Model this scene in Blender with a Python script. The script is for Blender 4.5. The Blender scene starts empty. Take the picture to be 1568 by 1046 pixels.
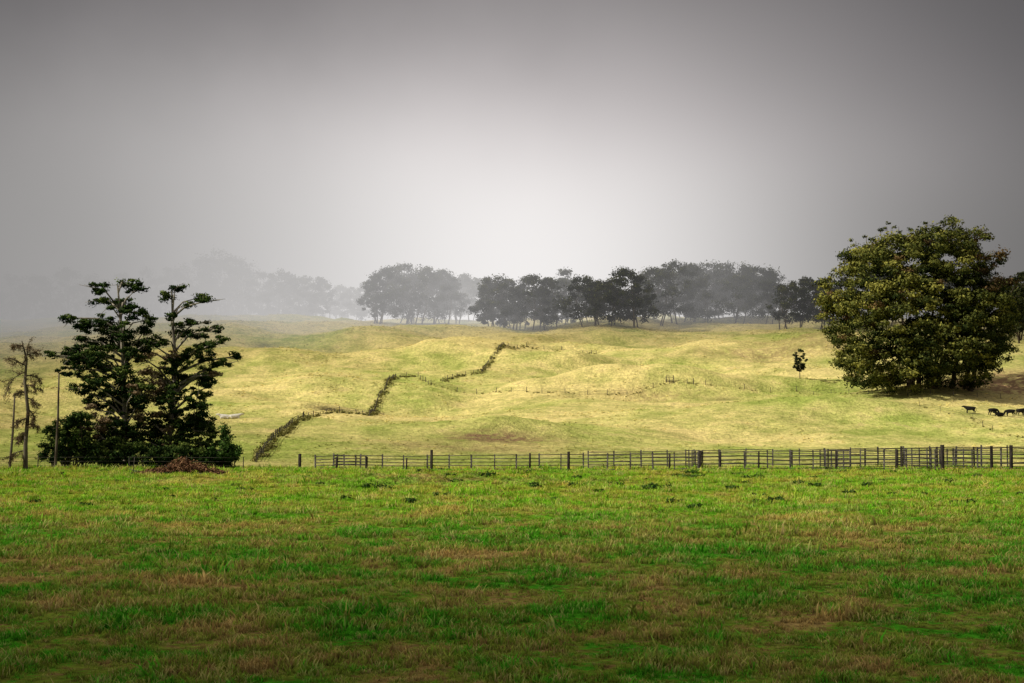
import bpy, math, random
import numpy as np
from mathutils import Vector, Matrix
rng = np.random.default_rng(11)
random.seed(5)
scene = bpy.context.scene
scene.view_settings.view_transform = 'Standard'
try: scene.view_settings.look = 'None'
except Exception: pass
scene.view_settings.exposure = 0

FOC = 2178.0      # focal length in reference units (50 mm lens / 36 mm sensor)
EYE = 3.0
TILT = math.atan(130/2178)

# ------------------------------------------------------------------ camera
cd = bpy.data.cameras.new("camera"); cam = bpy.data.objects.new("camera", cd)
scene.collection.objects.link(cam)
cd.lens = 50; cd.sensor_width = 36; cd.clip_end = 20000; cd.clip_start = 0.2
cam.location = (0, 0, EYE); cam.rotation_euler = (math.pi/2+TILT, 0, 0)
scene.camera = cam

# ------------------------------------------------------------------ noise + terrain
_tab = np.random.default_rng(3).random((256, 256))
def vnoise(x, y, s=0):
    x = np.asarray(x, float)+s*17.31; y = np.asarray(y, float)+s*9.77
    xi = np.floor(x).astype(int); yi = np.floor(y).astype(int)
    fx = x-xi; fy = y-yi
    fx = fx*fx*fx*(fx*(fx*6-15)+10); fy = fy*fy*fy*(fy*(fy*6-15)+10)
    a = _tab[xi & 255, yi & 255]; b = _tab[(xi+1) & 255, yi & 255]
    c = _tab[xi & 255, (yi+1) & 255]; d = _tab[(xi+1) & 255, (yi+1) & 255]
    return (a*(1-fx)+b*fx)*(1-fy)+(c*(1-fx)+d*fx)*fy-0.5
def fbm(x, y, s=0, o=4):
    r = 0; a = 1.0
    for i in range(o):
        r = r+a*vnoise(np.asarray(x)*2**i, np.asarray(y)*2**i, s+i*3); a *= 0.5
    return r
def sstep(a, b, x):
    t = np.clip((np.asarray(x, float)-a)/(b-a), 0, 1); return t*t*(3-2*t)
KY = [-400, 100, 116, 140, 170, 200, 290, 350, 450, 540, 600, 660, 800, 1200, 6000]
KZ = [0, 0, -0.3, -2.2, -2.6, -1.3, 5, 11.5, 25.5, 39, 46.5, 50, 50, 46, 40]
_dy = np.arange(-400, 6000, 1.0); _dz = np.interp(_dy, KY, KZ)
_k = np.exp(-np.arange(-30, 31)**2/(2*9.0**2)); _k /= _k.sum()
_ds = np.convolve(np.pad(_dz, 30, mode='edge'), _k, mode='valid')
def g(x, y, cx, cy, sx, sy): return np.exp(-((x-cx)/sx)**2-((y-cy)/sy)**2)
def terrain(x, y):
    x = np.asarray(x, float); y = np.asarray(y, float)
    w = sstep(150, 260, y)
    z = np.interp(y+w*18*fbm(x/110, y/200, 5, 2), _dy, _ds)
    z = z+w*(4.3*fbm(x/85, y/72, 1, 3)+(1.6+2.3*sstep(300, 370, y))*fbm(x/30, y/24, 2, 3))
    z = z+w*0.36*fbm(x/5, y/5, 8, 2)
    nf = 1-sstep(120, 200, y)
    z = z+nf*sstep(4, 14, y)*(0.07*fbm(x/2.2, y/2.2, 4, 3)+0.16*fbm(x/14, y/12, 6, 2))
    z = z+g(x, y, -7, 74, 14, 3.5)*(0.22+0.85*fbm(x/2.5, y/1.3, 9, 2))
    z = z+g(x, y, 14, 86, 16, 4)*0.5*fbm(x/2.5, y/1.5, 12, 2)
    z = z+2.3*g(x, y, -2, 236, 13, 8)+6.0*g(x, y, 38, 372, 34, 13)+6.0*g(x, y, 85, 450, 46, 16)
    z = z+4.2*g(x, y, -25, 430, 50, 16)-1.8*g(x, y, 84, 246, 12, 10)-3.2*g(x, y, -20, 330, 20, 16)
    z = z+1.2*g(x, y, -42, 322, 7, 3.5)-1.3*g(x, y, -41, 316, 5.5, 2.2)+3.0*g(x, y, 20, 470, 36, 12)+3.2*g(x, y, 66, 290, 24, 12)
    z = z+2.0*sstep(-20, -200, x)*w
    return z
def th(x, y): return float(terrain(x, y))
def sight(px, py, y0=130, y1=760):
    """ground point where the camera ray through given image pixel coordinates meets the terrain"""
    c, s = math.cos(TILT), math.sin(TILT)
    v = (px-784, 523-py, FOC)
    dx, dz, dy = v[0], v[1]*c+v[2]*s, v[2]*c-v[1]*s
    ys = np.arange(y0, y1, 0.5); xs = dx/dy*ys; zs = EYE+dz/dy*ys
    h = terrain(xs, ys); k = np.where(zs <= h)[0]
    i = k[0] if len(k) else len(ys)-1
    return Vector((xs[i], ys[i], h[i]))
def P(px, d): 
    x = (px-784)/FOC*d
    return Vector((x, d, th(x, d)))

# ------------------------------------------------------------------ node helpers
def new_mat(name):
    m = bpy.data.materials.new(name); m.use_nodes = True; m.node_tree.nodes.clear(); return m, m.node_tree
def nd(nt, t, props=None, ins=None):
    n = nt.nodes.new(t)
    for k, v in (props or {}).items(): setattr(n, k, v)
    for k, v in (ins or {}).items():
        s = n.inputs[k]
        if isinstance(v, bpy.types.NodeSocket): nt.links.new(v, s)
        elif s.type == 'RGBA' and len(v) == 3: s.default_value = (*v, 1)
        else: s.default_value = v
    return n
def M(nt, op, a, b=0.0, clamp=False):
    return nd(nt, 'ShaderNodeMath', {'operation': op, 'use_clamp': clamp}, {0: a, 1: b}).outputs[0]
def MR(nt, v, a, b, c=0.0, d=1.0, smooth=True):
    return nd(nt, 'ShaderNodeMapRange', {'interpolation_type': 'SMOOTHSTEP' if smooth else 'LINEAR'}, {0: v, 1: a, 2: b, 3: c, 4: d}).outputs[0]
def MIX(nt, f, a, b, blend='MIX'):
    n = nd(nt, 'ShaderNodeMix', {'data_type': 'RGBA', 'blend_type': blend})
    for i, v in ((0, f), (6, a), (7, b)):
        if isinstance(v, bpy.types.NodeSocket): nt.links.new(v, n.inputs[i])
        else: n.inputs[i].default_value = (v if i == 0 else (*v, 1.0) if len(v) == 3 else v)
    return n.outputs[2]
def NOI(nt, vec, scale, detail=3, rough=0.55):
    return nd(nt, 'ShaderNodeTexNoise', None, {'Vector': vec, 'Scale': scale, 'Detail': detail, 'Roughness': rough}).outputs[0]
def SC(nt, col, f):   # colour * scalar
    n = nd(nt, 'ShaderNodeVectorMath', {'operation': 'SCALE'}, {0: col})
    if isinstance(f, bpy.types.NodeSocket): nt.links.new(f, n.inputs['Scale'])
    else: n.inputs['Scale'].default_value = f
    return n.outputs[0]
def OUT(nt, sh, vol=False):
    o = nd(nt, 'ShaderNodeOutputMaterial'); nt.links.new(sh, o.inputs['Volume' if vol else 'Surface'])

def field_colour(nt, pos, y):
    n1 = NOI(nt, pos, 0.6, 4, 0.68); n2 = NOI(nt, pos, 0.17, 2, 0.5); n3 = NOI(nt, pos, 4.0, 3, 0.75)
    f = M(nt, 'ADD', M(nt, 'MULTIPLY', n1, 0.62), M(nt, 'MULTIPLY', n2, 0.38))
    f = M(nt, 'ADD', f, M(nt, 'MULTIPLY', M(nt, 'SUBTRACT', n3, 0.5), 0.42))
    c = MIX(nt, MR(nt, f, 0.40, 0.47), (0.40, 0.28, 0.10), (0.20, 0.26, 0.035))
    c = MIX(nt, MR(nt, f, 0.49, 0.57), c, (0.06, 0.27, 0.014))
    far = MR(nt, y, 28, 66)
    c2 = MIX(nt, MR(nt, f, 0.38, 0.58), (0.40, 0.37, 0.055), (0.17, 0.36, 0.016))
    c = MIX(nt, M(nt, 'MULTIPLY', far, 0.82), c, c2)
    return SC(nt, c, MR(nt, n3, 0.28, 0.72, 0.55, 1.45))
def hill_colour(nt, pos, y):
    a = NOI(nt, pos, 0.022, 3, 0.6); b = NOI(nt, pos, 0.16, 4, 0.68); d = NOI(nt, pos, 1.1, 3, 0.7)
    f = M(nt, 'ADD', MR(nt, y, 190, 350, 0.34, 0.76), M(nt, 'MULTIPLY', M(nt, 'SUBTRACT', a, 0.5), 3.2))
    f = M(nt, 'ADD', f, M(nt, 'MULTIPLY', M(nt, 'SUBTRACT', b, 0.5), 1.8), True)
    c = MIX(nt, f, (0.36, 0.42, 0.095), (0.68, 0.57, 0.225))
    c = MIX(nt, MR(nt, b, 0.56, 0.72, 0.0, 0.5), c, (0.40, 0.31, 0.15))
    return SC(nt, c, M(nt, 'MULTIPLY', MR(nt, b, 0.25, 0.75, 0.80, 1.16), MR(nt, d, 0.25, 0.75, 0.70, 1.24)))

# ------------------------------------------------------------------ ground sheet
def ground_mat(name, hill):
    m, nt = new_mat(name)
    pos = nd(nt, 'ShaderNodeNewGeometry').outputs['Position']
    yy = nd(nt, 'ShaderNodeSeparateXYZ', None, {0: pos}).outputs[1]
    c = hill_colour(nt, pos, yy) if hill else SC(nt, field_colour(nt, pos, yy), 0.8)
    soil = nd(nt, 'ShaderNodeAttribute', {'attribute_name': 'soil'}).outputs['Fac']
    sn = M(nt, 'MULTIPLY', soil, MR(nt, NOI(nt, pos, 0.5, 3, 0.7), 0.35, 0.6, 0.3, 1.3), True)
    c = MIX(nt, sn, c, (0.24, 0.155, 0.085))
    if hill:
        dk = nd(nt, 'ShaderNodeAttribute', {'attribute_name': 'dark'}).outputs['Fac']
        c = MIX(nt, dk, c, (0.035, 0.03, 0.02))
    bmp = nd(nt, 'ShaderNodeBump', None, {'Strength': 0.9, 'Distance': 0.5, 'Height': NOI(nt, pos, 1.3, 3, 0.75)})
    OUT(nt, nd(nt, 'ShaderNodeBsdfDiffuse', None, {'Color': c, 'Normal': bmp.outputs[0]}).outputs[0]); return m

ys = [-150.0]
while ys[-1] < 5500:
    y = ys[-1]
    st = 6 if y < 0 else 0.35 if y < 40 else 0.5 if y < 118 else 1.2 if y < 190 else 0.8 if y < 480 else 1.2 if y < 640 else max(4, (y-640)*0.08)
    ys.append(y+st)
ys = np.array(ys); NU = 440
us = np.linspace(-1, 1, NU)
hw = np.maximum(30+0.56*np.maximum(ys, 0), 30); hw = np.where(ys > 660, hw*(1+(ys-660)/900), hw)
uw = us*(1+1.6*np.abs(us)**8)
X = hw[:, None]*uw[None, :]; Y = np.repeat(ys[:, None], NU, 1)
Z = terrain(X, Y)
nv = X.size
me = bpy.data.meshes.new("grass_field")
me.vertices.add(nv); me.vertices.foreach_set('co', np.stack([X, Y, Z], -1).ravel())
idx = np.arange(nv).reshape(X.shape)
q = np.stack([idx[:-1, :-1], idx[:-1, 1:], idx[1:, 1:], idx[1:, :-1]], -1).reshape(-1, 4)
me.loops.add(q.size); me.loops.foreach_set('vertex_index', q.ravel().astype(np.int32))
me.polygons.add(len(q)); me.polygons.foreach_set('loop_start', np.arange(0, q.size, 4, dtype=np.int32))
me.polygons.foreach_set('use_smooth', np.ones(len(q), bool))
me.polygons.foreach_set('material_index', (Y[:-1, :-1].ravel() > 150).astype(np.int32))
def blobmask(px, py, wx, wy, y0=130):
    p = sight(px, py, y0)
    return g(X, Y, p.x, p.y, wx, wy)
soilm = 1.0*blobmask(762, 672, 9, 5)+0.5*blobmask(715, 688, 14, 5)+0.9*blobmask(1555, 592, 20, 14)+0.7*blobmask(1490, 588, 16, 8)
soilm += 0.45*blobmask(1180, 545, 30, 8)+0.5*blobmask(1250, 510, 22, 8)+0.3*blobmask(780, 520, 18, 5)
soilm += 0.45*g(X, Y, -7, 74, 14, 2.5)+0.3*blobmask(1230, 505, 25, 10)+.4*blobmask(1000, 610, 12, 4)
dark = 0.95*g(X, Y, -40.5, 318.5, 4.2, 1.4)+0.5*blobmask(405, 531, 5, 3)+0.5*blobmask(1110, 612, 4, 2)
for nme, arr in (('soil', soilm), ('dark', dark)):
    a = me.attributes.new(nme, 'FLOAT', 'POINT'); a.data.foreach_set('value', np.clip(arr, 0, 1).ravel().astype(np.float32))
me.materials.append(ground_mat("pasture_grass", False)); me.materials.append(ground_mat("hillside_grass", True))
me.update(); me.validate()
ob = bpy.data.objects.new("grass_field", me); scene.collection.objects.link(ob)

# ------------------------------------------------------------------ mesh builder
class MB:
    def __init__(s): s.v = []; s.q = []; s.m = []; s.sh = []; s.n = 0
    def add(s, v, q, mat=0, shade=0.5):
        v = np.asarray(v, float); q = np.asarray(q, int)
        s.v.append(v); s.q.append(q+s.n); s.n += len(v); s.m.append(np.full(len(q), mat))
        s.sh.append(np.broadcast_to(np.asarray(shade, float), (len(v),)).copy())
    def tube(s, pts, rads, n=6, mat=0, shade=0.5):
        pts = [np.array(p, float) for p in pts]; V = []
        for i, p in enumerate(pts):
            t = pts[min(i+1, len(pts)-1)]-pts[max(i-1, 0)]; t /= (np.linalg.norm(t)+1e-9)
            ref = np.array([0, 0, 1.]) if abs(t[2]) < 0.9 else np.array([0, 1., 0])
            a = np.cross(t, ref); a /= np.linalg.norm(a); b = np.cross(t, a)
            for k in range(n):
                an = 2*math.pi*k/n+0.4
                V.append(p+rads[i]*(math.cos(an)*a+math.sin(an)*b))
        Q = []
        for i in range(len(pts)-1):
            for k in range(n):
                Q.append([i*n+k, i*n+(k+1) % n, (i+1)*n+(k+1) % n, (i+1)*n+k])
        if n == 4: Q += [[3, 2, 1, 0], [(len(pts)-1)*n+k for k in range(4)]]
        elif n == 6:
            e = (len(pts)-1)*n; Q += [[e, e+1, e+2, e+3], [e, e+3, e+4, e+5]]
        s.add(V, Q, mat, shade)
    def leaves(s, c, nrm, size, mat=1, shade=0.5, aspect=0.5):
        N = len(c); nrm = nrm/(np.linalg.norm(nrm, axis=1)[:, None]+1e-9)
        r = rng.normal(size=(N, 3)); a = np.cross(nrm, r); a /= (np.linalg.norm(a, axis=1)[:, None]+1e-9)
        b = np.cross(nrm, a); sz = (size*rng.uniform(0.6, 1.3, N))[:, None]
        V = np.stack([c+a*sz, c+b*sz*aspect, c-a*sz, c-b*sz*aspect], 1).reshape(-1, 3)
        Q = np.arange(N*4).reshape(-1, 4)
        s.add(V, Q, mat, np.repeat(np.broadcast_to(shade, (N,)), 4))
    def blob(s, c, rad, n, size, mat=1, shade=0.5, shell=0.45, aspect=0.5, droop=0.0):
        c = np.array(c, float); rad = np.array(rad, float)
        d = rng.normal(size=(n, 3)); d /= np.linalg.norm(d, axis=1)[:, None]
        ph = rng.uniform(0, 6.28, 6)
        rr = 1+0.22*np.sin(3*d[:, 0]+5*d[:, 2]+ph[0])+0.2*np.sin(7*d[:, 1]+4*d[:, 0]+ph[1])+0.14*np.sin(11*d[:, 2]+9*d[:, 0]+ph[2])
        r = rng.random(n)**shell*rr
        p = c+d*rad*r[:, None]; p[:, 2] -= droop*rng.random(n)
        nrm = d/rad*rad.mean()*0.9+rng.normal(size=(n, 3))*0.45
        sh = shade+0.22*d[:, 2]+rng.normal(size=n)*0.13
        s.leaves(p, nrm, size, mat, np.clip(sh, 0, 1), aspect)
    def build(s, name, mats):
        me = bpy.data.meshes.new(name); V = np.concatenate(s.v); Q = np.concatenate(s.q)
        me.vertices.add(len(V)); me.vertices.foreach_set('co', V.ravel())
        me.loops.add(Q.size); me.loops.foreach_set('vertex_index', Q.ravel().astype(np.int32))
        me.polygons.add(len(Q)); me.polygons.foreach_set('loop_start', np.arange(0, Q.size, 4, dtype=np.int32))
        me.polygons.foreach_set('material_index', np.concatenate(s.m).astype(np.int32))
        a = me.attributes.new('shade', 'FLOAT', 'POINT'); a.data.foreach_set('value', np.concatenate(s.sh).astype(np.float32))
        for m in mats: me.materials.append(m)
        me.update(); me.validate()
        o = bpy.data.objects.new(name, me); scene.collection.objects.link(o); return o

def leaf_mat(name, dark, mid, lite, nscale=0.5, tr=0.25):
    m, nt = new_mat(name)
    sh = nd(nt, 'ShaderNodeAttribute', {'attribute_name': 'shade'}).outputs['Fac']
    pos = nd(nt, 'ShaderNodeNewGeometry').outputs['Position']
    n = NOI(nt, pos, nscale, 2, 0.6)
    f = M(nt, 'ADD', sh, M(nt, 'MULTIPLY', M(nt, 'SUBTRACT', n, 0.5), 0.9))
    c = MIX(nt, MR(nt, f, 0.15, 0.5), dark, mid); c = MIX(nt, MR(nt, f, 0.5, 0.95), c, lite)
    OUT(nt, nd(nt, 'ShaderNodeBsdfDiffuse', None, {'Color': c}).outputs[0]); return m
def wood_mat(name, a, b, scale=3.0):
    m, nt = new_mat(name)
    pos = nd(nt, 'ShaderNodeNewGeometry').outputs['Position']
    mp = nd(nt, 'ShaderNodeMapping', None, {'Vector': pos, 'Scale': (1, 1, 0.25)})
    n = NOI(nt, mp.outputs[0], scale, 4, 0.65)
    c = MIX(nt, MR(nt, n, 0.35, 0.65), a, b)
    OUT(nt, nd(nt, 'ShaderNodeBsdfDiffuse', None, {'Color': c}).outputs[0]); return m
L_cyp = leaf_mat("cypress_foliage", (0.008, 0.018, 0.007), (0.034, 0.062, 0.016), (0.13, 0.17, 0.04), 0.8)
L_dead = leaf_mat("dead_foliage", (0.07, 0.048, 0.028), (0.19, 0.13, 0.075), (0.34, 0.26, 0.16), 0.8)
L_euc = leaf_mat("eucalyptus_foliage", (0.02, 0.03, 0.01), (0.09, 0.102, 0.026), (0.27, 0.26, 0.06), 0.15)
L_eucb = leaf_mat("eucalyptus_foliage_brown", (0.03, 0.022, 0.012), (0.11, 0.075, 0.033), (0.22, 0.14, 0.065), 0.15)
L_row = leaf_mat("distant_foliage", (0.015, 0.02, 0.012), (0.04, 0.05, 0.022), (0.11, 0.115, 0.04), 0.1)
L_shrub = leaf_mat("shrub_foliage", (0.012, 0.03, 0.008), (0.035, 0.075, 0.016), (0.09, 0.15, 0.035), 0.9)
W_bark = wood_mat("bark", (0.05, 0.038, 0.028), (0.15, 0.125, 0.095))
W_pale = wood_mat("pale_bark", (0.09, 0.078, 0.062), (0.36, 0.32, 0.26))
W_grey = wood_mat("weathered_wood", (0.04, 0.036, 0.032), (0.13, 0.118, 0.10), 6)
W_dark = wood_mat("dark_post", (0.015, 0.013, 0.012), (0.05, 0.042, 0.035), 6)

# ------------------------------------------------------------------ cypress trees (near left)
def clump_tree(name, d, base_px, trunk, clumps, browns, mats, leaf=0.12, dens=1.0, dep=0.55, tr=0.30):
    k = d/FOC; mb = MB(); b = P(base_px, d)
    def W(px, row, dy=0): return np.array([(px-784)*k, d+dy, EYE+(653-row)*k])
    tp = [W(px, row, random.uniform(-.2, .2)) for px, row in trunk]; tp[0][2] = b.z-0.3
    nT = len(tp); rr = [tr*(1-0.85*i/(nT-1))+0.02 for i in range(nT)]
    mb.tube(tp, rr, 8, 0)
    tz = np.array([p[2] for p in tp])
    for kind, lst in ((1, clumps), (2, browns)):
        for (cx, cy, rx, ry) in lst:
            dy = random.uniform(-1, 1)*min(2.6, 1.0+rx*k)*dep*2
            if kind == 2: dy = random.uniform(-2.6, -1.6)
            c = W(cx, cy, dy); R = (rx*k*1.05, max(rx*k*0.85, 0.5), ry*k*1.2)
            zt = np.clip(c[2]-random.uniform(0.8, 2.2), tz[0]+1.0, tz[-1]-0.1)
            j = int(np.clip(np.searchsorted(tz, zt), 1, nT-1)); t = (zt-tz[j-1])/(tz[j]-tz[j-1]+1e-6)
            p0 = tp[j-1]*(1-t)+tp[j]*t
            mid = (p0+c)/2+np.array([0, 0, 0.35])+rng.normal(size=3)*0.15
            L = np.linalg.norm(c-p0); r0 = 0.04+0.018*L
            mb.tube([p0, mid, c], [r0, r0*0.7, r0*0.3], 5, 0)
            for _ in range(4):
                e = c+rng.normal(size=3)*np.array(R)*0.6; mb.tube([mid*0.3+c*0.7, (c+e)/2, e], [r0*0.35, r0*0.25, 0.012], 4, 0)
            area = math.pi*R[0]*R[2]
            ns = max(4, int(area/((.18 if cy < 600 else .17) if kind == 1 else .3)))
            for _ in range(ns):
                o = rng.normal(size=3); o /= np.linalg.norm(o); o *= rng.random()**0.4
                cc = c+o*np.array(R)*1.0; cc[2] = max(cc[2], b.z+.2)
                sr = random.uniform(0.16, 0.42)
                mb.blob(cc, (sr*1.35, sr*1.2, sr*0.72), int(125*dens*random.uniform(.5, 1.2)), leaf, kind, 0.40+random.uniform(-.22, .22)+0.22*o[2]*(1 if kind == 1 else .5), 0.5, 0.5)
    return mb.build(name, mats)
clA = [(175,430,28,7),(196,442,12,8),(150,443,20,9),(135,456,17,6),(180,460,24,8),(108,487,14,8),(126,497,22,11),(206,482,24,11),(222,490,12,10),
 (160,492,18,12),(194,510,20,12),(100,536,22,9),(86,545,11,6),(130,538,26,14),(165,545,22,17),(202,545,18,16),(226,520,6,6),(115,566,20,9),
 (150,575,26,16),(190,580,20,18),(130,598,18,8),(170,606,24,18),(205,620,18,22),(185,650,24,22),(150,615,16,12),(190,690,28,20),(215,655,22,25),
 (165,470,12,10),(215,505,12,10),(180,525,20,12),(140,555,25,14),(175,625,22,20),(205,680,25,25),(225,610,15,22),(160,590,25,12),
 (150,675,28,22),(165,520,20,12),(110,550,20,8),(200,600,24,20),(175,665,26,20),(150,510,22,12),(120,520,18,9),(210,530,16,12)]
brA = [(160,628,12,12),(172,645,12,14),(215,600,8,12),(168,668,10,14),(150,650,10,10)]
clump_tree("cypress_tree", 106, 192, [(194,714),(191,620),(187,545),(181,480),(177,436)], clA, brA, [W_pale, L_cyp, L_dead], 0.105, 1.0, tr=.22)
clB = [(266,440,16,4),(252,455,7,9),(300,455,14,3.5),(324,463,17,5),(286,466,10,4),(262,482,10,9),(300,495,20,6),(326,506,15,6),(272,510,18,8),
 (342,525,16,7),(310,527,20,8),(356,545,9,8),(345,557,10,6),(290,541,20,10),(326,562,13,9),(240,530,12,5),(215,536,10,4),(300,577,26,16),(326,592,13,12),
 (280,610,26,20),(312,622,18,20),(248,645,22,20),(290,660,30,26),(318,685,22,22),(232,690,20,22),(300,695,24,14),(262,500,9,12),(320,545,18,10),(275,560,22,14),
 (295,640,28,20),(255,600,18,18),(270,690,28,22),(240,665,20,20),(315,655,22,22),(265,580,24,16),(255,525,14,10),(300,510,16,8),(340,690,18,18)]
brB = [(234,553,22,8),(246,572,20,10),(238,600,16,13),(262,592,12,12),(268,675,8,22),(255,625,11,12),(222,640,10,16),(340,575,7,6),(270,545,12,6),(236,580,16,10)]
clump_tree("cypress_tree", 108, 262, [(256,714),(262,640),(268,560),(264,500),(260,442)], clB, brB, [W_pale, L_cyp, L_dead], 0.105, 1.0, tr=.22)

def shrub(name, d, px, items, mats=None, leaf=0.10):
    k = d/FOC; mb = MB(); b = P(px, d)
    for (cx, cy, rx, ry) in items:
        c = np.array([(cx-784)*k, d+random.uniform(-.8, .8), EYE+(653-cy)*k])
        for _ in range(3):
            st = np.array([b.x+random.uniform(-.6, .6)+(c[0]-b.x)*.5, b.y, b.z-0.1]); mb.tube([st, (st+c)/2, c], [0.06, 0.04, 0.015], 4, 0)
        for _ in range(max(8, int(rx*ry*k*k*24))):
            o = rng.normal(size=3); o /= np.linalg.norm(o); o *= rng.random()**0.35
            cc = c+o*np.array([rx*k, rx*k*.8, ry*k])*1.02; cc[2] = max(cc[2], b.z+0.15)
            sr = random.uniform(.16, .45)
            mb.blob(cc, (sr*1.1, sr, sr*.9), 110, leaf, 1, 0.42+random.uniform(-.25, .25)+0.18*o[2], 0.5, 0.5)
    return mb.build(name, mats or [W_bark, L_shrub])
shrub("shrub", 103, 105, [(92,688,26,22),(110,664,26,20),(130,646,20,14),(138,692,24,22),(76,694,14,16),(88,656,14,14),(115,685,32,24),(120,640,16,10)], [W_bark, L_cyp])
shrub("shrub", 104, 350, [(348,690,20,24),(344,666,13,12),(362,698,11,14),(325,700,14,14),(340,700,22,14)])
shrub("shrub", 103, 220, [(175,696,26,20),(215,698,24,20),(250,700,22,18),(290,698,28,18),(160,704,20,14)], [W_bark, L_cyp])

# ------------------------------------------------------------------ dead trees and snags
def twig(mb, p, d, L, r, dep, droop=0.12):
    pts = [p]; rads = [r]; q = p.copy(); dd = d.copy()
    for i in range(4):
        dd = dd+rng.normal(size=3)*0.22+np.array([0, 0, -droop]); dd /= np.linalg.norm(dd)
        q = q+dd*L/4; pts.append(q.copy()); rads.append(r*(1-0.2*(i+1)))
        if dep > 0:
            for _ in range(2):
                nd2 = dd+rng.normal(size=3)*0.7; nd2 /= np.linalg.norm(nd2); twig(mb, q, nd2, L*0.5, r*0.45, dep-1, droop)
    mb.tube(pts, rads, 4, 0)
    mb.leaves(np.array(pts)[rng.integers(0, 5, 6)]+rng.normal(size=(6, 3))*0.06, rng.normal(size=(6, 3)), 0.05, 1, 0.4)
k = 96/FOC; mb = MB(); b = P(42, 96)
def Wd(px, row): return np.array([(px-784)*k, 96, EYE+(653-row)*k])
tp = [Wd(42, 727), Wd(41, 680), Wd(44, 630), Wd(38, 585), Wd(40, 550), Wd(32, 522)]; tp[0][2] = b.z-.2
mb.tube(tp, [.17, .14, .12, .10, .08, .03], 7, 0)
for (px, row, dx, dz, L) in [(38,570,-1,.25,1.6),(39,575,1,.3,1.0),(40,560,-1,.5,1.1),(38,545,.9,.5,.8),(35,532,-.8,.6,.7),(40,600,-1,0,.7),(43,610,1,-.1,.7),
   (44,640,-.8,-.2,.8),(43,650,.8,-.2,.7),(42,590,.9,-.3,.7),(42,670,-.9,.1,.8),(42,690,-1,.1,1.1),(36,555,.4,.9,1.2),(42,625,.9,-.6,.8),(42,660,-.7,-.6,.8),(40,580,-.7,-.7,.9)]:
    dv = np.array([dx, random.uniform(-.5, .5), dz]); twig(mb, Wd(px, row), dv/np.linalg.norm(dv), L, 0.055, 2, 0.18)
mb.build("dead_tree", [W_bark, L_dead])
for (px, r0, r1, lean) in [(87, 690, 572, 3), (17, 712, 602, 6)]:
    mb = MB(); k2 = 101/FOC; bb = P(px, 101)
    top = np.array([(px+lean-784)*k2, 101, EYE+(653-r1)*k2]); bt = np.array([bb.x, 101, bb.z-.2])
    mb.tube([bt, (bt+top)/2+np.array([.05, 0, 0]), top], [.10, .08, .05], 6, 0)
    for _ in range(3): 
        p = bt+(top-bt)*random.uniform(.4, .95); dv = np.array([random.choice([-1, 1]), 0.2, .4]); twig(mb, p, dv/1.1, .4, .02, 0)
    mb.build("dead_tree", [W_bark, L_dead])

# ------------------------------------------------------------------ big eucalyptus on the right
bp = sight(1405, 598); D = bp.y; k = D/FOC; mb = MB()
def WB(px, row, dy=0): return np.array([(px-784)*k, D+dy, EYE+(653-row)*k])
cen = WB(1404, 480)
for i in range(8):   # stems
    px = 1412+random.uniform(-45, 75); a = P(px, D+random.uniform(0, 7)); 
    mid = np.array([a.x+(1402-px)*-.02, a.y, a.z+7]); e = WB(1402+(px-1402)*1.2, random.uniform(420, 500), random.uniform(-5, 8))
    mb.tube([(a.x, a.y, a.z-.5), mid, (mid+e)/2, e], [.7, .5, .4, .15], 6, 0)
lump = [(rng.normal(size=3), random.uniform(.05, .13)) for _ in range(20)]
lump = [(v/np.linalg.norm(v), h) for v, h in lump]
def dome(o, r):
    up = 130 if o[2] > 0 else 124
    sq = (abs(o[0])**3.0+abs(o[1])**3.0+abs(o[2])**3.0)**(-1/3.0)
    wob = .90+sum(h*math.exp(-((1-float(o@v))/.045)) for v, h in lump)
    o2 = o*min(sq, 1.2)*wob*r
    shx = .07*o2[2]*138*k if o2[0] > 0 else 0
    return cen+np.array([o2[0]*142*k-shx, o2[1]*120*k, o2[2]*up*k])
for i in range(1050):
    o = rng.normal(size=3); o /= np.linalg.norm(o)
    if o[1] > 0.3 and random.random() < .7: o[1] *= -1
    shell = i < 780
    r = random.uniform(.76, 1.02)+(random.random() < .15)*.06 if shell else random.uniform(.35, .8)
    c = dome(o, r)
    gz = th(c[0], c[1])
    if c[2] < gz+(1.0 if o[0] > -.3 else 1.8): c[2] = gz+random.uniform(1.2, 6)+(.4 if o[0] < -.3 else 0)
    sr = random.uniform(.8, 2.4)
    brown = (o[0] > .5 and o[2] > .1 and random.random() < .5) or random.random() < .04
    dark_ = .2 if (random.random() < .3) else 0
    mb.blob(c, (sr*1.2, sr, sr*.7), int(66*sr*sr*random.uniform(.8, 1.2)*(.66 if shell else .45)), 0.36 if shell else .6, 2 if brown else 1, (0.44-dark_ if shell else 0.05)+random.uniform(-.25, .25)+.1*o[2]-.2*o[0], 0.42, 0.5)  # sunlit side painted into leaf colour: left and upper leaves lighter, interior darker
for (px, row) in [(1310,366),(1322,360),(1298,386),(1352,346),(1364,340),(1335,362),(1418,336),(1445,338),(1478,360),(1500,374),(1520,388),(1538,404),(1400,344),(1286,398),(1268,430),(1548,430),(1380,352),(1462,352),(1278,412),(1375,344)]:
    t = WB(px, row+4, random.uniform(-5, 5)); mb.tube([t-np.array([-(1402-px)*.02, 0, 5]), t-np.array([0, 0, 1.5]), t], [.16, .1, .05], 4, 0)
    for _ in range(2): mb.blob(t+rng.normal(size=3)*np.array([.6, .6, .4])-np.array([0, 0, .3]), (.8, .8, .5), 34, 0.30, 1, .4, .5, .45)
mb.build("eucalyptus_tree", [W_bark, L_euc, L_eucb])

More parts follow.
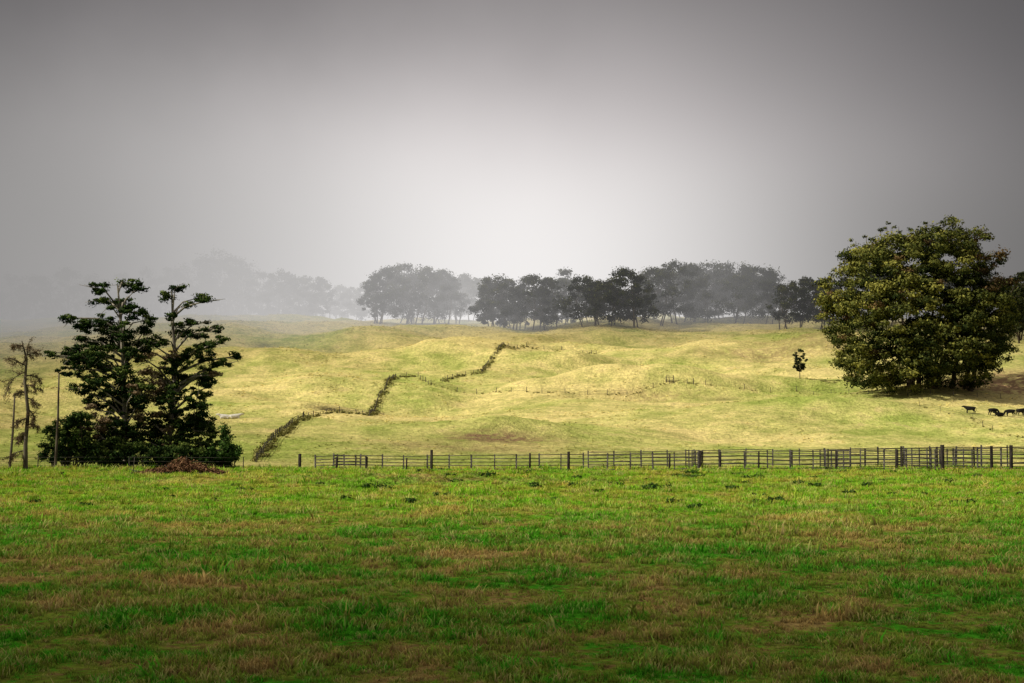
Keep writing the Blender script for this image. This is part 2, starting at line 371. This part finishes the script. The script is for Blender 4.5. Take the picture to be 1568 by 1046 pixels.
# ------------------------------------------------------------------ generic eucalypt
def euc(mb, base, H, W, leaf, nb=26, per=75, low=0.24, shade=0.4, stems=(2, 2, 3), rt=0.013):
    bx, by, bz = base; ns = random.choice(stems)
    tips = []
    for i in range(ns):
        x0 = bx+random.uniform(-.28, .28)*W*(ns > 1); y0 = by+random.uniform(-.1, .1)*W
        x1 = x0+random.uniform(-.12, .12)*W; r = H*rt
        p0 = np.array([x0, y0, bz-.6]); p1 = np.array([x1, y0, bz+H*.32]); p2 = np.array([x1+random.uniform(-.15, .15)*W, y0, bz+H*.7])
        mb.tube([p0, p1, p2], [r, r*.8, r*.35], 5, 0); tips += [p1, p2]
    ph = random.uniform(0, 6.28)
    for i in range(nb):
        t = random.random()**.85; an = random.uniform(0, 6.28)
        prof = math.sin(math.pi*min(1, (t*.84+.16)))**.5
        rr = random.random()**.4*W*.5*prof*(1+.2*math.sin(9*t+ph+an))
        c = np.array([bx+math.cos(an)*rr, by+math.sin(an)*rr, bz+H*(low+.05+t*(.91-low))])
        sr = W*random.uniform(.07, .15)
        mb.blob(c, (sr*1.15, sr, sr*.8), int(per*random.uniform(.6, 1.2)), leaf, 1, shade+random.uniform(-.2, .2)+.3*(t-.5), .5, .5)
        if i % 5 == 0: q_ = tips[i % len(tips)]; mb.tube([q_, (q_+c)/2, c], [H*.006, H*.005, H*.002], 4, 0)
rows = [(575,428,36,585),(592,415,52,585),(622,409,60,590),(652,410,58,588),(678,418,45,594),(690,432,36,600),(712,421,48,628),(703,432,40,640),
 (757,423,50,558),(778,432,44,563),(745,440,30,560),(815,425,54,560),(840,430,44,565),(800,436,36,570),(868,419,48,598),(862,432,36,585),
 (895,427,50,554),(922,431,48,550),(955,418,60,550),(977,427,46,554),(940,432,40,556),(1003,412,56,574),(1033,407,58,580),(1058,412,48,588),
 (1085,403,58,600),(1110,404,55,602),(1138,411,58,600),(1163,413,56,598),(1182,420,40,598),(1212,431,46,556),(1238,430,44,558),(1262,432,40,556),(1290,425,50,560),
 (1100,418,60,615),(1150,420,60,612),(1060,420,60,612),(1020,420,60,600),(640,422,60,602),(1550,428,50,470),(1570,424,50,440),(1600,430,60,440),(1640,428,60,450),(1700,425,70,470),(1350,420,60,560),(1450,420,70,560),(1510,418,60,540),
 (610,425,60,604),(665,430,50,600),(735,434,44,640),(1125,425,60,590),(1070,428,50,585),(990,425,44,585),(905,440,40,570),(770,445,36,575),(830,445,36,575),(1175,438,40,585)]
mb = MB()
for (px, top, w, d) in rows:
    b = P(px, d); H = EYE+(653-top+random.uniform(2, 9))/FOC*d-b.z; Wm = w/FOC*d*random.uniform(1.2, 1.42)
    euc(mb, b, H, Wm, 0.46, 72, 80, random.uniform(.04, .16))
mb.build("eucalyptus_tree_row", [W_bark, L_row])
rows2 = [(332,377,95,690),(300,396,60,700),(365,396,50,690),(398,413,50,675),(430,415,52,665),(456,416,46,660),(490,427,40,655),(520,440,34,680),(541,438,36,668),(558,436,34,660),(315,386,70,695),(350,388,70,695),(415,425,50,680),(445,428,50,675),(475,432,40,668),(340,400,80,690),
 (12,418,60,720),(55,420,60,715),(98,413,60,720),(140,416,60,715),(182,418,60,720),(222,412,60,715),(258,408,50,710),(-40,415,70,720),(-100,412,70,720)]
mb = MB()
for (px, top, w, d) in rows2:
    b = P(px, d); H = EYE+(653-top+random.uniform(-2, 4))/FOC*d-b.z; Wm = w/FOC*d*1.25
    euc(mb, b, H, Wm, 0.6, 55, 65, random.uniform(.05, .15))
mb.build("misty_tree_row", [W_bark, L_row])
mb = MB(); b = sight(1225, 580); s_ = b.y/FOC
euc(mb, b, 46*s_, 22*s_, 0.2, 46, 90, 0.22, .3, (1,), .016); mb.build("sapling_tree", [W_bark, L_row])

# ------------------------------------------------------------------ fences
fx = lambda px, d: (px-784)/FOC*d
def rail_fence(name, px0, px1, d0, d1, h0, h1, nr, step, mats, rr=0.028, pr=0.05, thick=()):
    mb = MB(); x0, x1 = fx(px0, d0), fx(px1, d1); L = math.hypot(x1-x0, d1-d0); n = int(L/step); prev = None
    for i in range(n+1):
        t = i/n; x = x0+(x1-x0)*t+random.uniform(-.06, .06); y = d0+(d1-d0)*t; z = th(x, y); h = (h0+(h1-h0)*t)
        mb.tube([(x, y, z-.3), (x+random.uniform(-.03, .03), y, z+h+random.uniform(0, .10))], [pr*random.uniform(.8, 1.25)]*2, 6, 0)
        if prev:
            for j in range(nr):
                f = (j+.6)/(nr-.2)
                a = (prev[0], prev[1]-.04, prev[2]+prev[3]*f+random.uniform(-.025, .025)); bq = (x, y-.04, z+h*f+random.uniform(-.025, .025))
                mb.tube([a, bq], [rr, rr*.9], 4, 0)
        prev = (x, y, z, h)
    for (px, h, r) in thick:
        t = (px-px0)/(px1-px0); y = d0+(d1-d0)*t; x = fx(px, y); z = th(x, y)
        mb.tube([(x, y-.1, z-.3), (x+.02, y-.1, z+h)], [r, r*.92], 6, 1)
    return mb.build(name, mats)
rail_fence("cattle_yard_fence", 485, 1640, 100, 96, 1.0, 1.6, 5, 1.55, [W_grey, W_dark], 0.03, 0.055,
   [(516,.9,.07),(562,.95,.09),(623,.9,.06),(661,1.46,.11),(811,1.25,.08),(870,1.36,.11),(1024,1.2,.08),(1071,1.4,.12),(1101,1.3,.11),(1160,1.3,.07),(1278,1.35,.08),(1370,1.5,.1),(1440,1.76,.15),(1515,1.7,.11),(1545,1.75,.13)])
rail_fence("cattle_yard_fence", 900, 1660, 107, 108, 1.3, 1.8, 6, 1.9, [W_grey, W_dark], 0.03, 0.06)
rail_fence("cattle_yard_fence", 1210, 1660, 102, 101, 1.4, 1.7, 5, 2.3, [W_dark, W_dark], 0.024, 0.07)
rail_fence("cattle_yard_fence", 512, 562, 106, 106, 1.1, 1.0, 5, 0.8, [W_grey, W_dark], 0.035, 0.06)
for pxg in (1075, 1300, 1430, 1500):
    mb = MB(); ya, yb = 98, 107.5; xa = fx(pxg, ya)
    for i in range(6):
        y = ya+(yb-ya)*i/5; mb.tube([(xa, y, th(xa, y)-.3), (xa, y, th(xa, y)+1.45)], [.05, .05], 6, 0)
    for j in range(5): mb.tube([(xa, ya, th(xa, ya)+.3+.27*j), (xa, yb, th(xa, yb)+.3+.27*j)], [.03, .03], 4, 0)
    mb.build("cattle_yard_fence", [W_grey])
def wire_fence(name, pts, step, h, pr, wr, nw, weeds=0, mats=None, ws=.35, wsz=.16):
    mb = MB(); prev = None
    for a, b in zip(pts[:-1], pts[1:]):
        L = (b-a).length; n = max(1, int(L/step))
        for i in range(n):
            t = i/n; x = a.x+(b.x-a.x)*t; y = a.y+(b.y-a.y)*t; z = th(x, y); hh = h*random.uniform(.85, 1.15)
            mb.tube([(x, y, z-.3), (x+random.uniform(-.06, .06), y, z+hh)], [pr, pr*.9], 5, 0)
            if prev:
                for j in range(nw): mb.tube([(prev[0], prev[1], prev[2]+h*(j+1)/(nw+.3)), (x, y, z+h*(j+1)/(nw+.3))], [wr, wr], 4, 0)
            prev = (x, y, z)
        if weeds:
            m = int(L*weeds)
            for _ in range(m):
                t = random.random(); x = a.x+(b.x-a.x)*t+random.gauss(0, ws*.9); y = a.y+(b.y-a.y)*t+random.gauss(0, ws*.9); z = th(x, y)
                s2 = ws*random.uniform(.4, 1.5); mb.blob((x, y, z+s2*.4), (s2, s2, s2*.7), 22, wsz, 1, random.uniform(.2, .8))
    return mb.build(name, mats or [W_grey, L_shrub])
wire_fence("wire_fence", [P(-60, 101), P(60, 101), P(200, 101), P(462, 100)], 4.0, .95, .04, .009, 3)
mb = MB(); b = P(460, 100); mb.tube([(b.x, b.y, b.z-.3), (b.x, b.y, b.z+1.15)], [.12, .11], 6, 0); mb.build("fence_post", [W_dark])
L_weed = leaf_mat("weed_foliage", (0.08, 0.08, 0.025), (0.22, 0.21, 0.065), (0.38, 0.34, 0.12), 0.3)
S = lambda *a: [sight(px, r) for px, r in a]
wire_fence("overgrown_fence", S((392,708),(408,688),(425,668),(448,650),(456,646),(464,643),(472,640),(480,638),(500,634),(520,632),(545,634),(566,637),(576,622),(590,598),(606,578),(640,577)), 2.4, 1.2, .09, .035, 3, 2.6, [W_grey, L_weed], .5, .2)
wire_fence("overgrown_fence", S((678,585),(700,577),(738,572),(748,558),(762,540),(778,532),(806,531)), 2.8, 1.2, .09, .035, 3, 2.0, [W_grey, L_weed], .5, .2)
wire_fence("wire_fence", S((640,577),(660,590),(700,600),(760,601),(830,603),(900,606),(960,606),(1000,594),(1025,588),(1080,590)), 4.5, 1.3, .08, .02, 3, .5, [W_grey, L_weed], .35, .16)
wire_fence("wire_fence", S((1080,590),(1140,597),(1220,600),(1300,603),(1390,607),(1460,606),(1568,610)), 5, 1.3, .07, .02, 3, .3, [W_grey, L_weed], .3, .16)
wire_fence("wire_fence", S((806,531),(860,537),(920,546)), 4, 1.3, .10, .03, 3, .5, [W_grey, L_weed], .4, .2)
wire_fence("wire_fence", S((1408,622),(1440,632),(1490,642),(1520,660),(1568,672)), 5, 1.2, .05, .015, 3, .4, [W_grey, L_weed], .3, .16)
wire_fence("wire_fence", [P(660, 560), P(700, 565), P(745, 560)], 6, 2.0, .12, .03, 2)
wire_fence("field_gate", S((1020,587),(1042,586)), 1.6, 1.7, .12, .06, 4, 0)
wire_fence("field_gate", S((1062,590),(1080,590)), 1.6, 1.6, .12, .06, 4, 0)

# ------------------------------------------------------------------ dirt mound
mb = MB(); b = P(280, 89)
L_dirt = leaf_mat("red_soil", (0.06, 0.03, 0.018), (0.19, 0.10, 0.055), (0.32, 0.19, 0.10), 1.5, 0.0)
for i in range(100):
    a = random.uniform(0, 6.28); r = random.random()**.7; x = b.x+math.cos(a)*r*2.6; y = b.y+math.sin(a)*r*1.2; hgt = .95*(1-r)*(1 if x > b.x-.6 else .55)
    mb.blob((x, y, th(x, y)+hgt*.5+.05), (.38, .35, hgt*.6+.14), 120, .07, 1, random.uniform(.1, .6), .5, .6)
for _ in range(25):
    a = random.uniform(-3.6, 2.2); y = b.y+random.uniform(-.9, .9); x = b.x+a; z = th(x, y)+.15
    dv = rng.normal(size=3)*np.array([1, .6, .3]); dv /= np.linalg.norm(dv); mb.tube([np.array([x, y, z]), np.array([x, y, z])+dv*random.uniform(.4, 1.0)], [.03, .015], 4, 0)
mb.build("dirt_mound", [W_grey, L_dirt])

# weeds in the rough near the fence
mb = MB()
spots = [(585,751,.5),(575,748,.3),(885,745,.35),(940,743,.3),(1050,729,.4),(1035,731,.4),(1065,731,.3),(1150,735,.35),(1005,752,.4),(800,722,.4),(470,735,.3),(700,742,.35),(1220,742,.3),(1330,745,.3),(1455,740,.3),(745,740,.3),(650,726,.3)]
for i in range(160): spots.append((random.uniform(-50, 1620), 718+random.random()**2*60, random.uniform(.08, .26)))
for px, row, s2 in spots:
    d = EYE*FOC/(row-653); b = P(px, d)
    for _ in range(4): mb.blob((b.x+random.uniform(-.8, .8)*s2*1.8, b.y+random.uniform(-.5, .5)*s2, b.z+s2*.35), (s2*.8, s2*.6, s2*.5), 60, .06, 1, random.uniform(.1, .8))
mb.build("weed_clumps", [W_grey, L_shrub])

# ------------------------------------------------------------------ cattle
def simple_mat(name, c1, c2, sc=2):
    m, nt = new_mat(name); tc = nd(nt, 'ShaderNodeTexCoord').outputs['Object']
    c = MIX(nt, MR(nt, NOI(nt, tc, sc, 3, .6), .42, .58), c1, c2)
    OUT(nt, nd(nt, 'ShaderNodeBsdfPrincipled', None, {'Base Color': c, 'Roughness': .85, 'Specular IOR Level': .2}).outputs[0]); return m
def cow(mat, lying=False, graze=True):
    zo = -.62 if lying else 0
    V = [(-.72,0,1.12,.33,.34),(0,0,1.0,.38,.43),(.58,0,1.04,.31,.39),(.92,0,1.06 if graze else 1.25,.17,.25)]
    if graze and not lying: V += [(1.2,0,.66,.13,.18),(1.3,0,.42,.13,.15),(1.38,0,.18,.085,.095)]
    else: V += [(1.15,0,1.42,.14,.18),(1.35,0,1.40,.13,.15),(1.6,0,1.27,.085,.09)]
    E = [(0,1),(1,2),(2,3),(3,4),(4,5),(5,6)]
    V = [(a, b, c+zo, r, s) for a, b, c, r, s in V]
    def chain(root, pts):
        p = root
        for q in pts: V.append(q); E.append((p, len(V)-1)); p = len(V)-1
    for sgn in (-1, 1):
        if lying:
            chain(2, [(.62,.26*sgn,.28,.12,.12),(.85,.30*sgn,.12,.07,.07),(.6,.34*sgn,.07,.055,.055)])
            chain(0, [(-.6,.3*sgn,.32,.18,.18),(-.25,.38*sgn,.15,.1,.1),(-.55,.42*sgn,.08,.06,.06)])
        else:
            o = .08*sgn
            chain(2, [(.56,.2*sgn,.74,.14,.15),(.6+o,.2*sgn,.42,.085,.085),(.58+o,.2*sgn,.1,.06,.06),(.62+o,.2*sgn,.03,.07,.06)])
            chain(0, [(-.68,.2*sgn,.82,.2,.2),(-.55-o,.2*sgn,.64,.14,.14),(-.82-o,.2*sgn,.42,.08,.08),(-.76-o,.2*sgn,.1,.06,.06),(-.72-o,.2*sgn,.03,.07,.06)])
    chain(0, [(-1.0,0,1.2+zo,.05,.05),(-1.1,.03,.9+zo,.03,.03),(-1.1,.05,max(.5+zo,.08),.045,.045)])
    h = V[4]
    for sgn in (-1, 1): chain(4, [(h[0]-.02,.2*sgn,h[2]+.06,.045,.03),(h[0]-.04,.32*sgn,h[2]+.03,.02,.02)])
    me = bpy.data.meshes.new("cow"); me.from_pydata([v[:3] for v in V], E, [])
    o = bpy.data.objects.new("cow", me); scene.collection.objects.link(o)
    md = o.modifiers.new("skin", 'SKIN'); md.use_smooth_shade = True
    if not me.skin_vertices:
        bpy.context.view_layer.objects.active = o
        try: bpy.ops.mesh.customdata_skin_add()
        except Exception: pass
    for i, sv in enumerate(me.skin_vertices[0].data): sv.radius = (V[i][3], V[i][4]); sv.use_root = (i == 0)
    o.modifiers.new("sub", 'SUBSURF').levels = 1; o.modifiers["sub"].render_levels = 1
    me.materials.append(mat); return o
m_bc = simple_mat("black_cowhide", (0.006, 0.0055, 0.005), (0.011, 0.010, 0.009)); m_wc = simple_mat("white_cowhide", (0.75, 0.72, 0.66), (0.6, 0.56, 0.5))
for (px, row, rot, mat, ly, gr) in [(1486,634,170,m_bc,False,False),(1521,636,15,m_bc,False,True),(1531,638,200,m_bc,True,False),(1547,638,190,m_bc,False,True),(1563,637,20,m_bc,False,False),(345,642,190,m_wc,True,False),(359,641,10,m_wc,True,False)]:
    o = cow(mat, ly, gr); p = sight(px, row); o.location = p; o.rotation_euler = (0, 0, math.radians(rot)); o.scale = (1.05,)*3

# ------------------------------------------------------------------ grass tufts (instanced)
def grass_mat(name, hill):
    m, nt = new_mat(name); pos = nd(nt, 'ShaderNodeNewGeometry').outputs['Position']
    y = nd(nt, 'ShaderNodeSeparateXYZ', None, {0: pos}).outputs[1]
    c = (hill_colour if hill else field_colour)(nt, pos, y)
    rnd = nd(nt, 'ShaderNodeObjectInfo').outputs['Random']
    c = MIX(nt, MR(nt, rnd, .62, 1.0, 0, .7), c, (0.42, 0.34, 0.14) if not hill else (.34, .30, .11))
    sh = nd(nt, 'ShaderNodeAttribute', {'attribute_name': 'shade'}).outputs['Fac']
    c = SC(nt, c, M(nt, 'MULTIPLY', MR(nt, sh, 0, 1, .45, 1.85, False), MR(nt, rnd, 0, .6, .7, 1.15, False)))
    a = nd(nt, 'ShaderNodeBsdfDiffuse', None, {'Color': c})
    if hill: OUT(nt, a.outputs[0]); return m
    b2 = nd(nt, 'ShaderNodeBsdfTranslucent', None, {'Color': c})
    OUT(nt, nd(nt, 'ShaderNodeMixShader', None, {0: .3, 1: a.outputs[0], 2: b2.outputs[0]}).outputs[0]); return m
m_gf = grass_mat("grass_blades", False); m_gh = grass_mat("tussock_blades", True)
def tuft_collection(name, mat, nvar, nb, h, spread, w):
    col = bpy.data.collections.new(name)
    for v in range(nvar):
        V = []; F = []; SH = []
        for i in range(nb):
            a = random.uniform(0, 6.28); r = spread*random.random()**.6; x, y = math.cos(a)*r, math.sin(a)*r
            hh = h*random.uniform(.4, 1.15); la = random.uniform(0, 6.28); ln = hh*random.uniform(.2, 1.0); fa = random.uniform(0, 3.14)
            wx, wy = math.cos(fa)*w, math.sin(fa)*w; b0 = len(V)
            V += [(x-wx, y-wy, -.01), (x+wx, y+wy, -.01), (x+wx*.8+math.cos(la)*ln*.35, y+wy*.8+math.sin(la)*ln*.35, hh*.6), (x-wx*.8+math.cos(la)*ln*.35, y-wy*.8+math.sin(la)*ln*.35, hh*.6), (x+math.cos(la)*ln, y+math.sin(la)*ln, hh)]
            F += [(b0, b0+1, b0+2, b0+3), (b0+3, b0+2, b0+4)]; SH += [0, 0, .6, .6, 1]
        me = bpy.data.meshes.new(name); me.from_pydata(V, [], F); me.materials.append(mat)
        at = me.attributes.new('shade', 'FLOAT', 'POINT'); at.data.foreach_set('value', SH)
        col.objects.link(bpy.data.objects.new(name+"_part", me))
    return col
def scatter(name, x, y, scl, col):
    n = len(x); z = terrain(x, y); me = bpy.data.meshes.new(name); me.vertices.add(n)
    me.vertices.foreach_set('co', np.stack([x, y, z], -1).ravel())
    a = me.attributes.new('scl', 'FLOAT', 'POINT'); a.data.foreach_set('value', scl.astype(np.float32))
    rot = np.stack([rng.normal(size=n)*.12, rng.normal(size=n)*.12, rng.uniform(0, 6.28, n)], -1).astype(np.float32)
    a = me.attributes.new('rot', 'FLOAT_VECTOR', 'POINT'); a.data.foreach_set('vector', rot.ravel())
    o = bpy.data.objects.new(name, me); scene.collection.objects.link(o)
    ng = bpy.data.node_groups.new(name, 'GeometryNodeTree')
    ng.interface.new_socket('Geometry', in_out='INPUT', socket_type='NodeSocketGeometry'); ng.interface.new_socket('Geometry', in_out='OUTPUT', socket_type='NodeSocketGeometry')
    gi = ng.nodes.new('NodeGroupInput'); go = ng.nodes.new('NodeGroupOutput'); ip = ng.nodes.new('GeometryNodeInstanceOnPoints')
    ci = ng.nodes.new('GeometryNodeCollectionInfo'); ci.inputs['Collection'].default_value = col; ci.inputs['Separate Children'].default_value = True; ci.inputs['Reset Children'].default_value = True
    ip.inputs['Pick Instance'].default_value = True
    na = ng.nodes.new('GeometryNodeInputNamedAttribute'); na.data_type = 'FLOAT'; na.inputs[0].default_value = 'scl'
    nb = ng.nodes.new('GeometryNodeInputNamedAttribute'); nb.data_type = 'FLOAT_VECTOR'; nb.inputs[0].default_value = 'rot'
    er = ng.nodes.new('FunctionNodeEulerToRotation')
    l = ng.links.new; l(gi.outputs[0], ip.inputs['Points']); l(ci.outputs[0], ip.inputs['Instance']); l(nb.outputs[0], er.inputs[0]); l(er.outputs[0], ip.inputs['Rotation']); l(na.outputs[0], ip.inputs['Scale']); l(ip.outputs[0], go.inputs[0])
    md = o.modifiers.new("scatter", 'NODES'); md.node_group = ng; return o
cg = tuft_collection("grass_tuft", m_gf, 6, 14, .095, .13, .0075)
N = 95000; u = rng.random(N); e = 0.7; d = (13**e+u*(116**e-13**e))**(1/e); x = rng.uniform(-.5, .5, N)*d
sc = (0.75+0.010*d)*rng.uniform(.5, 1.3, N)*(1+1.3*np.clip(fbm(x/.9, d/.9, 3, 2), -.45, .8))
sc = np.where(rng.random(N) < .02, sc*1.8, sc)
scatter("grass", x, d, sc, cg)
ct = tuft_collection("tussock", m_gh, 5, 14, .35, .3, .03)
N = 42000; u = rng.random(N); d = 185+(620-185)*u**.8; x = rng.uniform(-.5, .5, N)*d
keep = rng.random(N) < .35+1.2*fbm(x/18, d/18, 7, 3); x, d = x[keep], d[keep]
scatter("tussock_grass", x, d, rng.uniform(.35, 1.15, len(x))*(0.6+d/700), ct)

# ------------------------------------------------------------------ sun, added shade sheet, fog, world
el = math.radians(35); hx, hy = -0.95, -0.30; hl = math.hypot(hx, hy); hx /= hl; hy /= hl
Sv = Vector((hx*math.cos(el), hy*math.cos(el), math.sin(el)))
sd = bpy.data.lights.new("sun", 'SUN'); sd.energy = 5.0; sd.angle = math.radians(.5); sd.color = (1, .94, .80)
so = bpy.data.objects.new("sun", sd); scene.collection.objects.link(so); so.rotation_euler = (-Sv).to_track_quat('-Z', 'Y').to_euler(); so.location = (-100, -50, 100)

m_shade, nt = new_mat("shade_sheet"); at = nd(nt, 'ShaderNodeAttribute', {'attribute_name': 'thick'}).outputs['Fac']  # unseen sheet added above the frame to block sun from foreground and sides
tr = nd(nt, 'ShaderNodeBsdfTransparent'); df = nd(nt, 'ShaderNodeBsdfDiffuse', None, {'Color': (.8, .8, .8, 1)})
OUT(nt, nd(nt, 'ShaderNodeMixShader', None, {0: at, 1: tr.outputs[0], 2: df.outputs[0]}).outputs[0])
GX, GY = np.meshgrid(np.linspace(-450, 450, 150), np.linspace(-160, 700, 150))
o1 = 1.3*np.exp(-((GX-45)/160)**2-((GY-360)/230)**2)
o2 = (.12+.90*sstep(12, 62, GY))*np.exp(-(GX/60)**2)*(1-sstep(120, 200, GY))
opn = np.clip(np.maximum(o1, o2)+.06, 0, 1)  # openings shaped to leave hill and mid field sunlit, near ground darker
edge = sstep(450, 380, np.abs(GX))*sstep(-160, -80, GY)*sstep(700, 600, GY)
thick = np.clip((1-opn)*(1+.5*fbm(GX/45, GY/45, 14, 3))+.30*np.clip(fbm(GX/38, GY/50, 21, 2)-.02, 0, 1)*sstep(150, 230, GY), 0, 1)*edge; zc = 260; tt = zc/math.tan(el)
me = bpy.data.meshes.new("sun_shade_sheet"); VV = np.stack([GX+hx*tt, GY+hy*tt, zc+6*fbm(GX/60, GY/60, 2, 3)], -1).reshape(-1, 3)
ii = np.arange(len(VV)).reshape(GX.shape); Q = np.stack([ii[:-1, :-1], ii[:-1, 1:], ii[1:, 1:], ii[1:, :-1]], -1).reshape(-1, 4)
me.from_pydata(VV.tolist(), [], Q.tolist()); a = me.attributes.new('thick', 'FLOAT', 'POINT'); a.data.foreach_set('value', thick.ravel().astype(np.float32)); me.materials.append(m_shade)
scene.collection.objects.link(bpy.data.objects.new("sun_shade_sheet", me))

m_f, nt = new_mat("fog"); pos = nd(nt, 'ShaderNodeNewGeometry').outputs['Position']
sx = nd(nt, 'ShaderNodeSeparateXYZ', None, {0: pos}).outputs
xl = M(nt, 'MINIMUM', sx[0], 20.0)
yf = M(nt, 'ADD', 486.0, M(nt, 'MULTIPLY', xl, 0.86))
s_y = MR(nt, M(nt, 'SUBTRACT', sx[1], yf), 0, 210, 0, 1, False)
s_z = MR(nt, sx[2], 50, 165, 1, 0)
wv = M(nt, 'MULTIPLY', M(nt, 'SINE', M(nt, 'ADD', M(nt, 'MULTIPLY', sx[0], .043), M(nt, 'MULTIPLY', sx[2], .03))), M(nt, 'SINE', M(nt, 'ADD', M(nt, 'MULTIPLY', sx[1], .027), M(nt, 'MULTIPLY', sx[0], .019))))
den = M(nt, 'MULTIPLY', M(nt, 'MULTIPLY', M(nt, 'MULTIPLY', s_y, s_z), M(nt, 'ADD', 1.0, M(nt, 'MULTIPLY', wv, .35))), 0.0118)
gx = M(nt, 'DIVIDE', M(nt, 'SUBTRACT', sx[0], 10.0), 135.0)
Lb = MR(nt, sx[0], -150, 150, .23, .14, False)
Lg = M(nt, 'ADD', Lb, M(nt, 'MULTIPLY', M(nt, 'EXPONENT', M(nt, 'MULTIPLY', M(nt, 'MULTIPLY', gx, gx), -1.0)), 0.70))  # fog glow: emission stands in for scattered light, painted brightest near centre
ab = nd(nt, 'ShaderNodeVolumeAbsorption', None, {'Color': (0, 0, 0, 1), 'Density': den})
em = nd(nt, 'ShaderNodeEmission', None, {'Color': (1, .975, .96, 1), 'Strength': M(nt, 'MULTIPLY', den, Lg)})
OUT(nt, nd(nt, 'ShaderNodeAddShader', None, {0: ab.outputs[0], 1: em.outputs[0]}).outputs[0], True)
try: m_f.cycles.volume_step_rate = 2.0
except Exception: pass
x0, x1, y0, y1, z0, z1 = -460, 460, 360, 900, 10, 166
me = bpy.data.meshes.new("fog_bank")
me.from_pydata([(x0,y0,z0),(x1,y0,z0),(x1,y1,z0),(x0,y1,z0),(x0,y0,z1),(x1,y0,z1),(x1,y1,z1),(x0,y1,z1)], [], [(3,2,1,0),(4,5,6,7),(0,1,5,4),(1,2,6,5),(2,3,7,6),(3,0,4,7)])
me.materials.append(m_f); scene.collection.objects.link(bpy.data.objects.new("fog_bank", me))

w = bpy.data.worlds.new("World"); scene.world = w; w.use_nodes = True; nt = w.node_tree; nt.nodes.clear()
sky = nd(nt, 'ShaderNodeTexSky', {'sky_type': 'NISHITA', 'sun_disc': False, 'sun_elevation': el, 'sun_rotation': math.atan2(hx, hy)})
gen = nd(nt, 'ShaderNodeTexCoord').outputs['Generated']
sp = nd(nt, 'ShaderNodeSeparateXYZ', None, {0: gen}).outputs
nz = M(nt, 'SUBTRACT', NOI(nt, gen, 6, 4, .5), .5)
nz2 = M(nt, 'SUBTRACT', NOI(nt, gen, 2.6, 2, .5), .5)
xx = M(nt, 'DIVIDE', M(nt, 'ADD', sp[0], M(nt, 'MULTIPLY', nz, .10)), MR(nt, sp[0], -.1, .1, .295, .255))
zz = M(nt, 'DIVIDE', M(nt, 'SUBTRACT', M(nt, 'ADD', sp[2], M(nt, 'MULTIPLY', nz2, .05)), .085), .178)
r2 = M(nt, 'ADD', M(nt, 'MULTIPLY', xx, xx), M(nt, 'MULTIPLY', zz, zz))
gl = M(nt, 'MULTIPLY', M(nt, 'EXPONENT', M(nt, 'MULTIPLY', r2, -1.0)), MR(nt, sp[1], 0, .4))
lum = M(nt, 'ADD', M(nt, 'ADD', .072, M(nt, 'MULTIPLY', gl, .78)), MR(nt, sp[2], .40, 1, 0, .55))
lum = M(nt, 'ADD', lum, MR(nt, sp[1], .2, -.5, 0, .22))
lum = M(nt, 'MULTIPLY', lum, M(nt, 'ADD', 1.0, M(nt, 'MULTIPLY', nz, .35)))
cc = nd(nt, 'ShaderNodeVectorMath', {'operation': 'SCALE'}, {0: (1.05, .975, .97)})
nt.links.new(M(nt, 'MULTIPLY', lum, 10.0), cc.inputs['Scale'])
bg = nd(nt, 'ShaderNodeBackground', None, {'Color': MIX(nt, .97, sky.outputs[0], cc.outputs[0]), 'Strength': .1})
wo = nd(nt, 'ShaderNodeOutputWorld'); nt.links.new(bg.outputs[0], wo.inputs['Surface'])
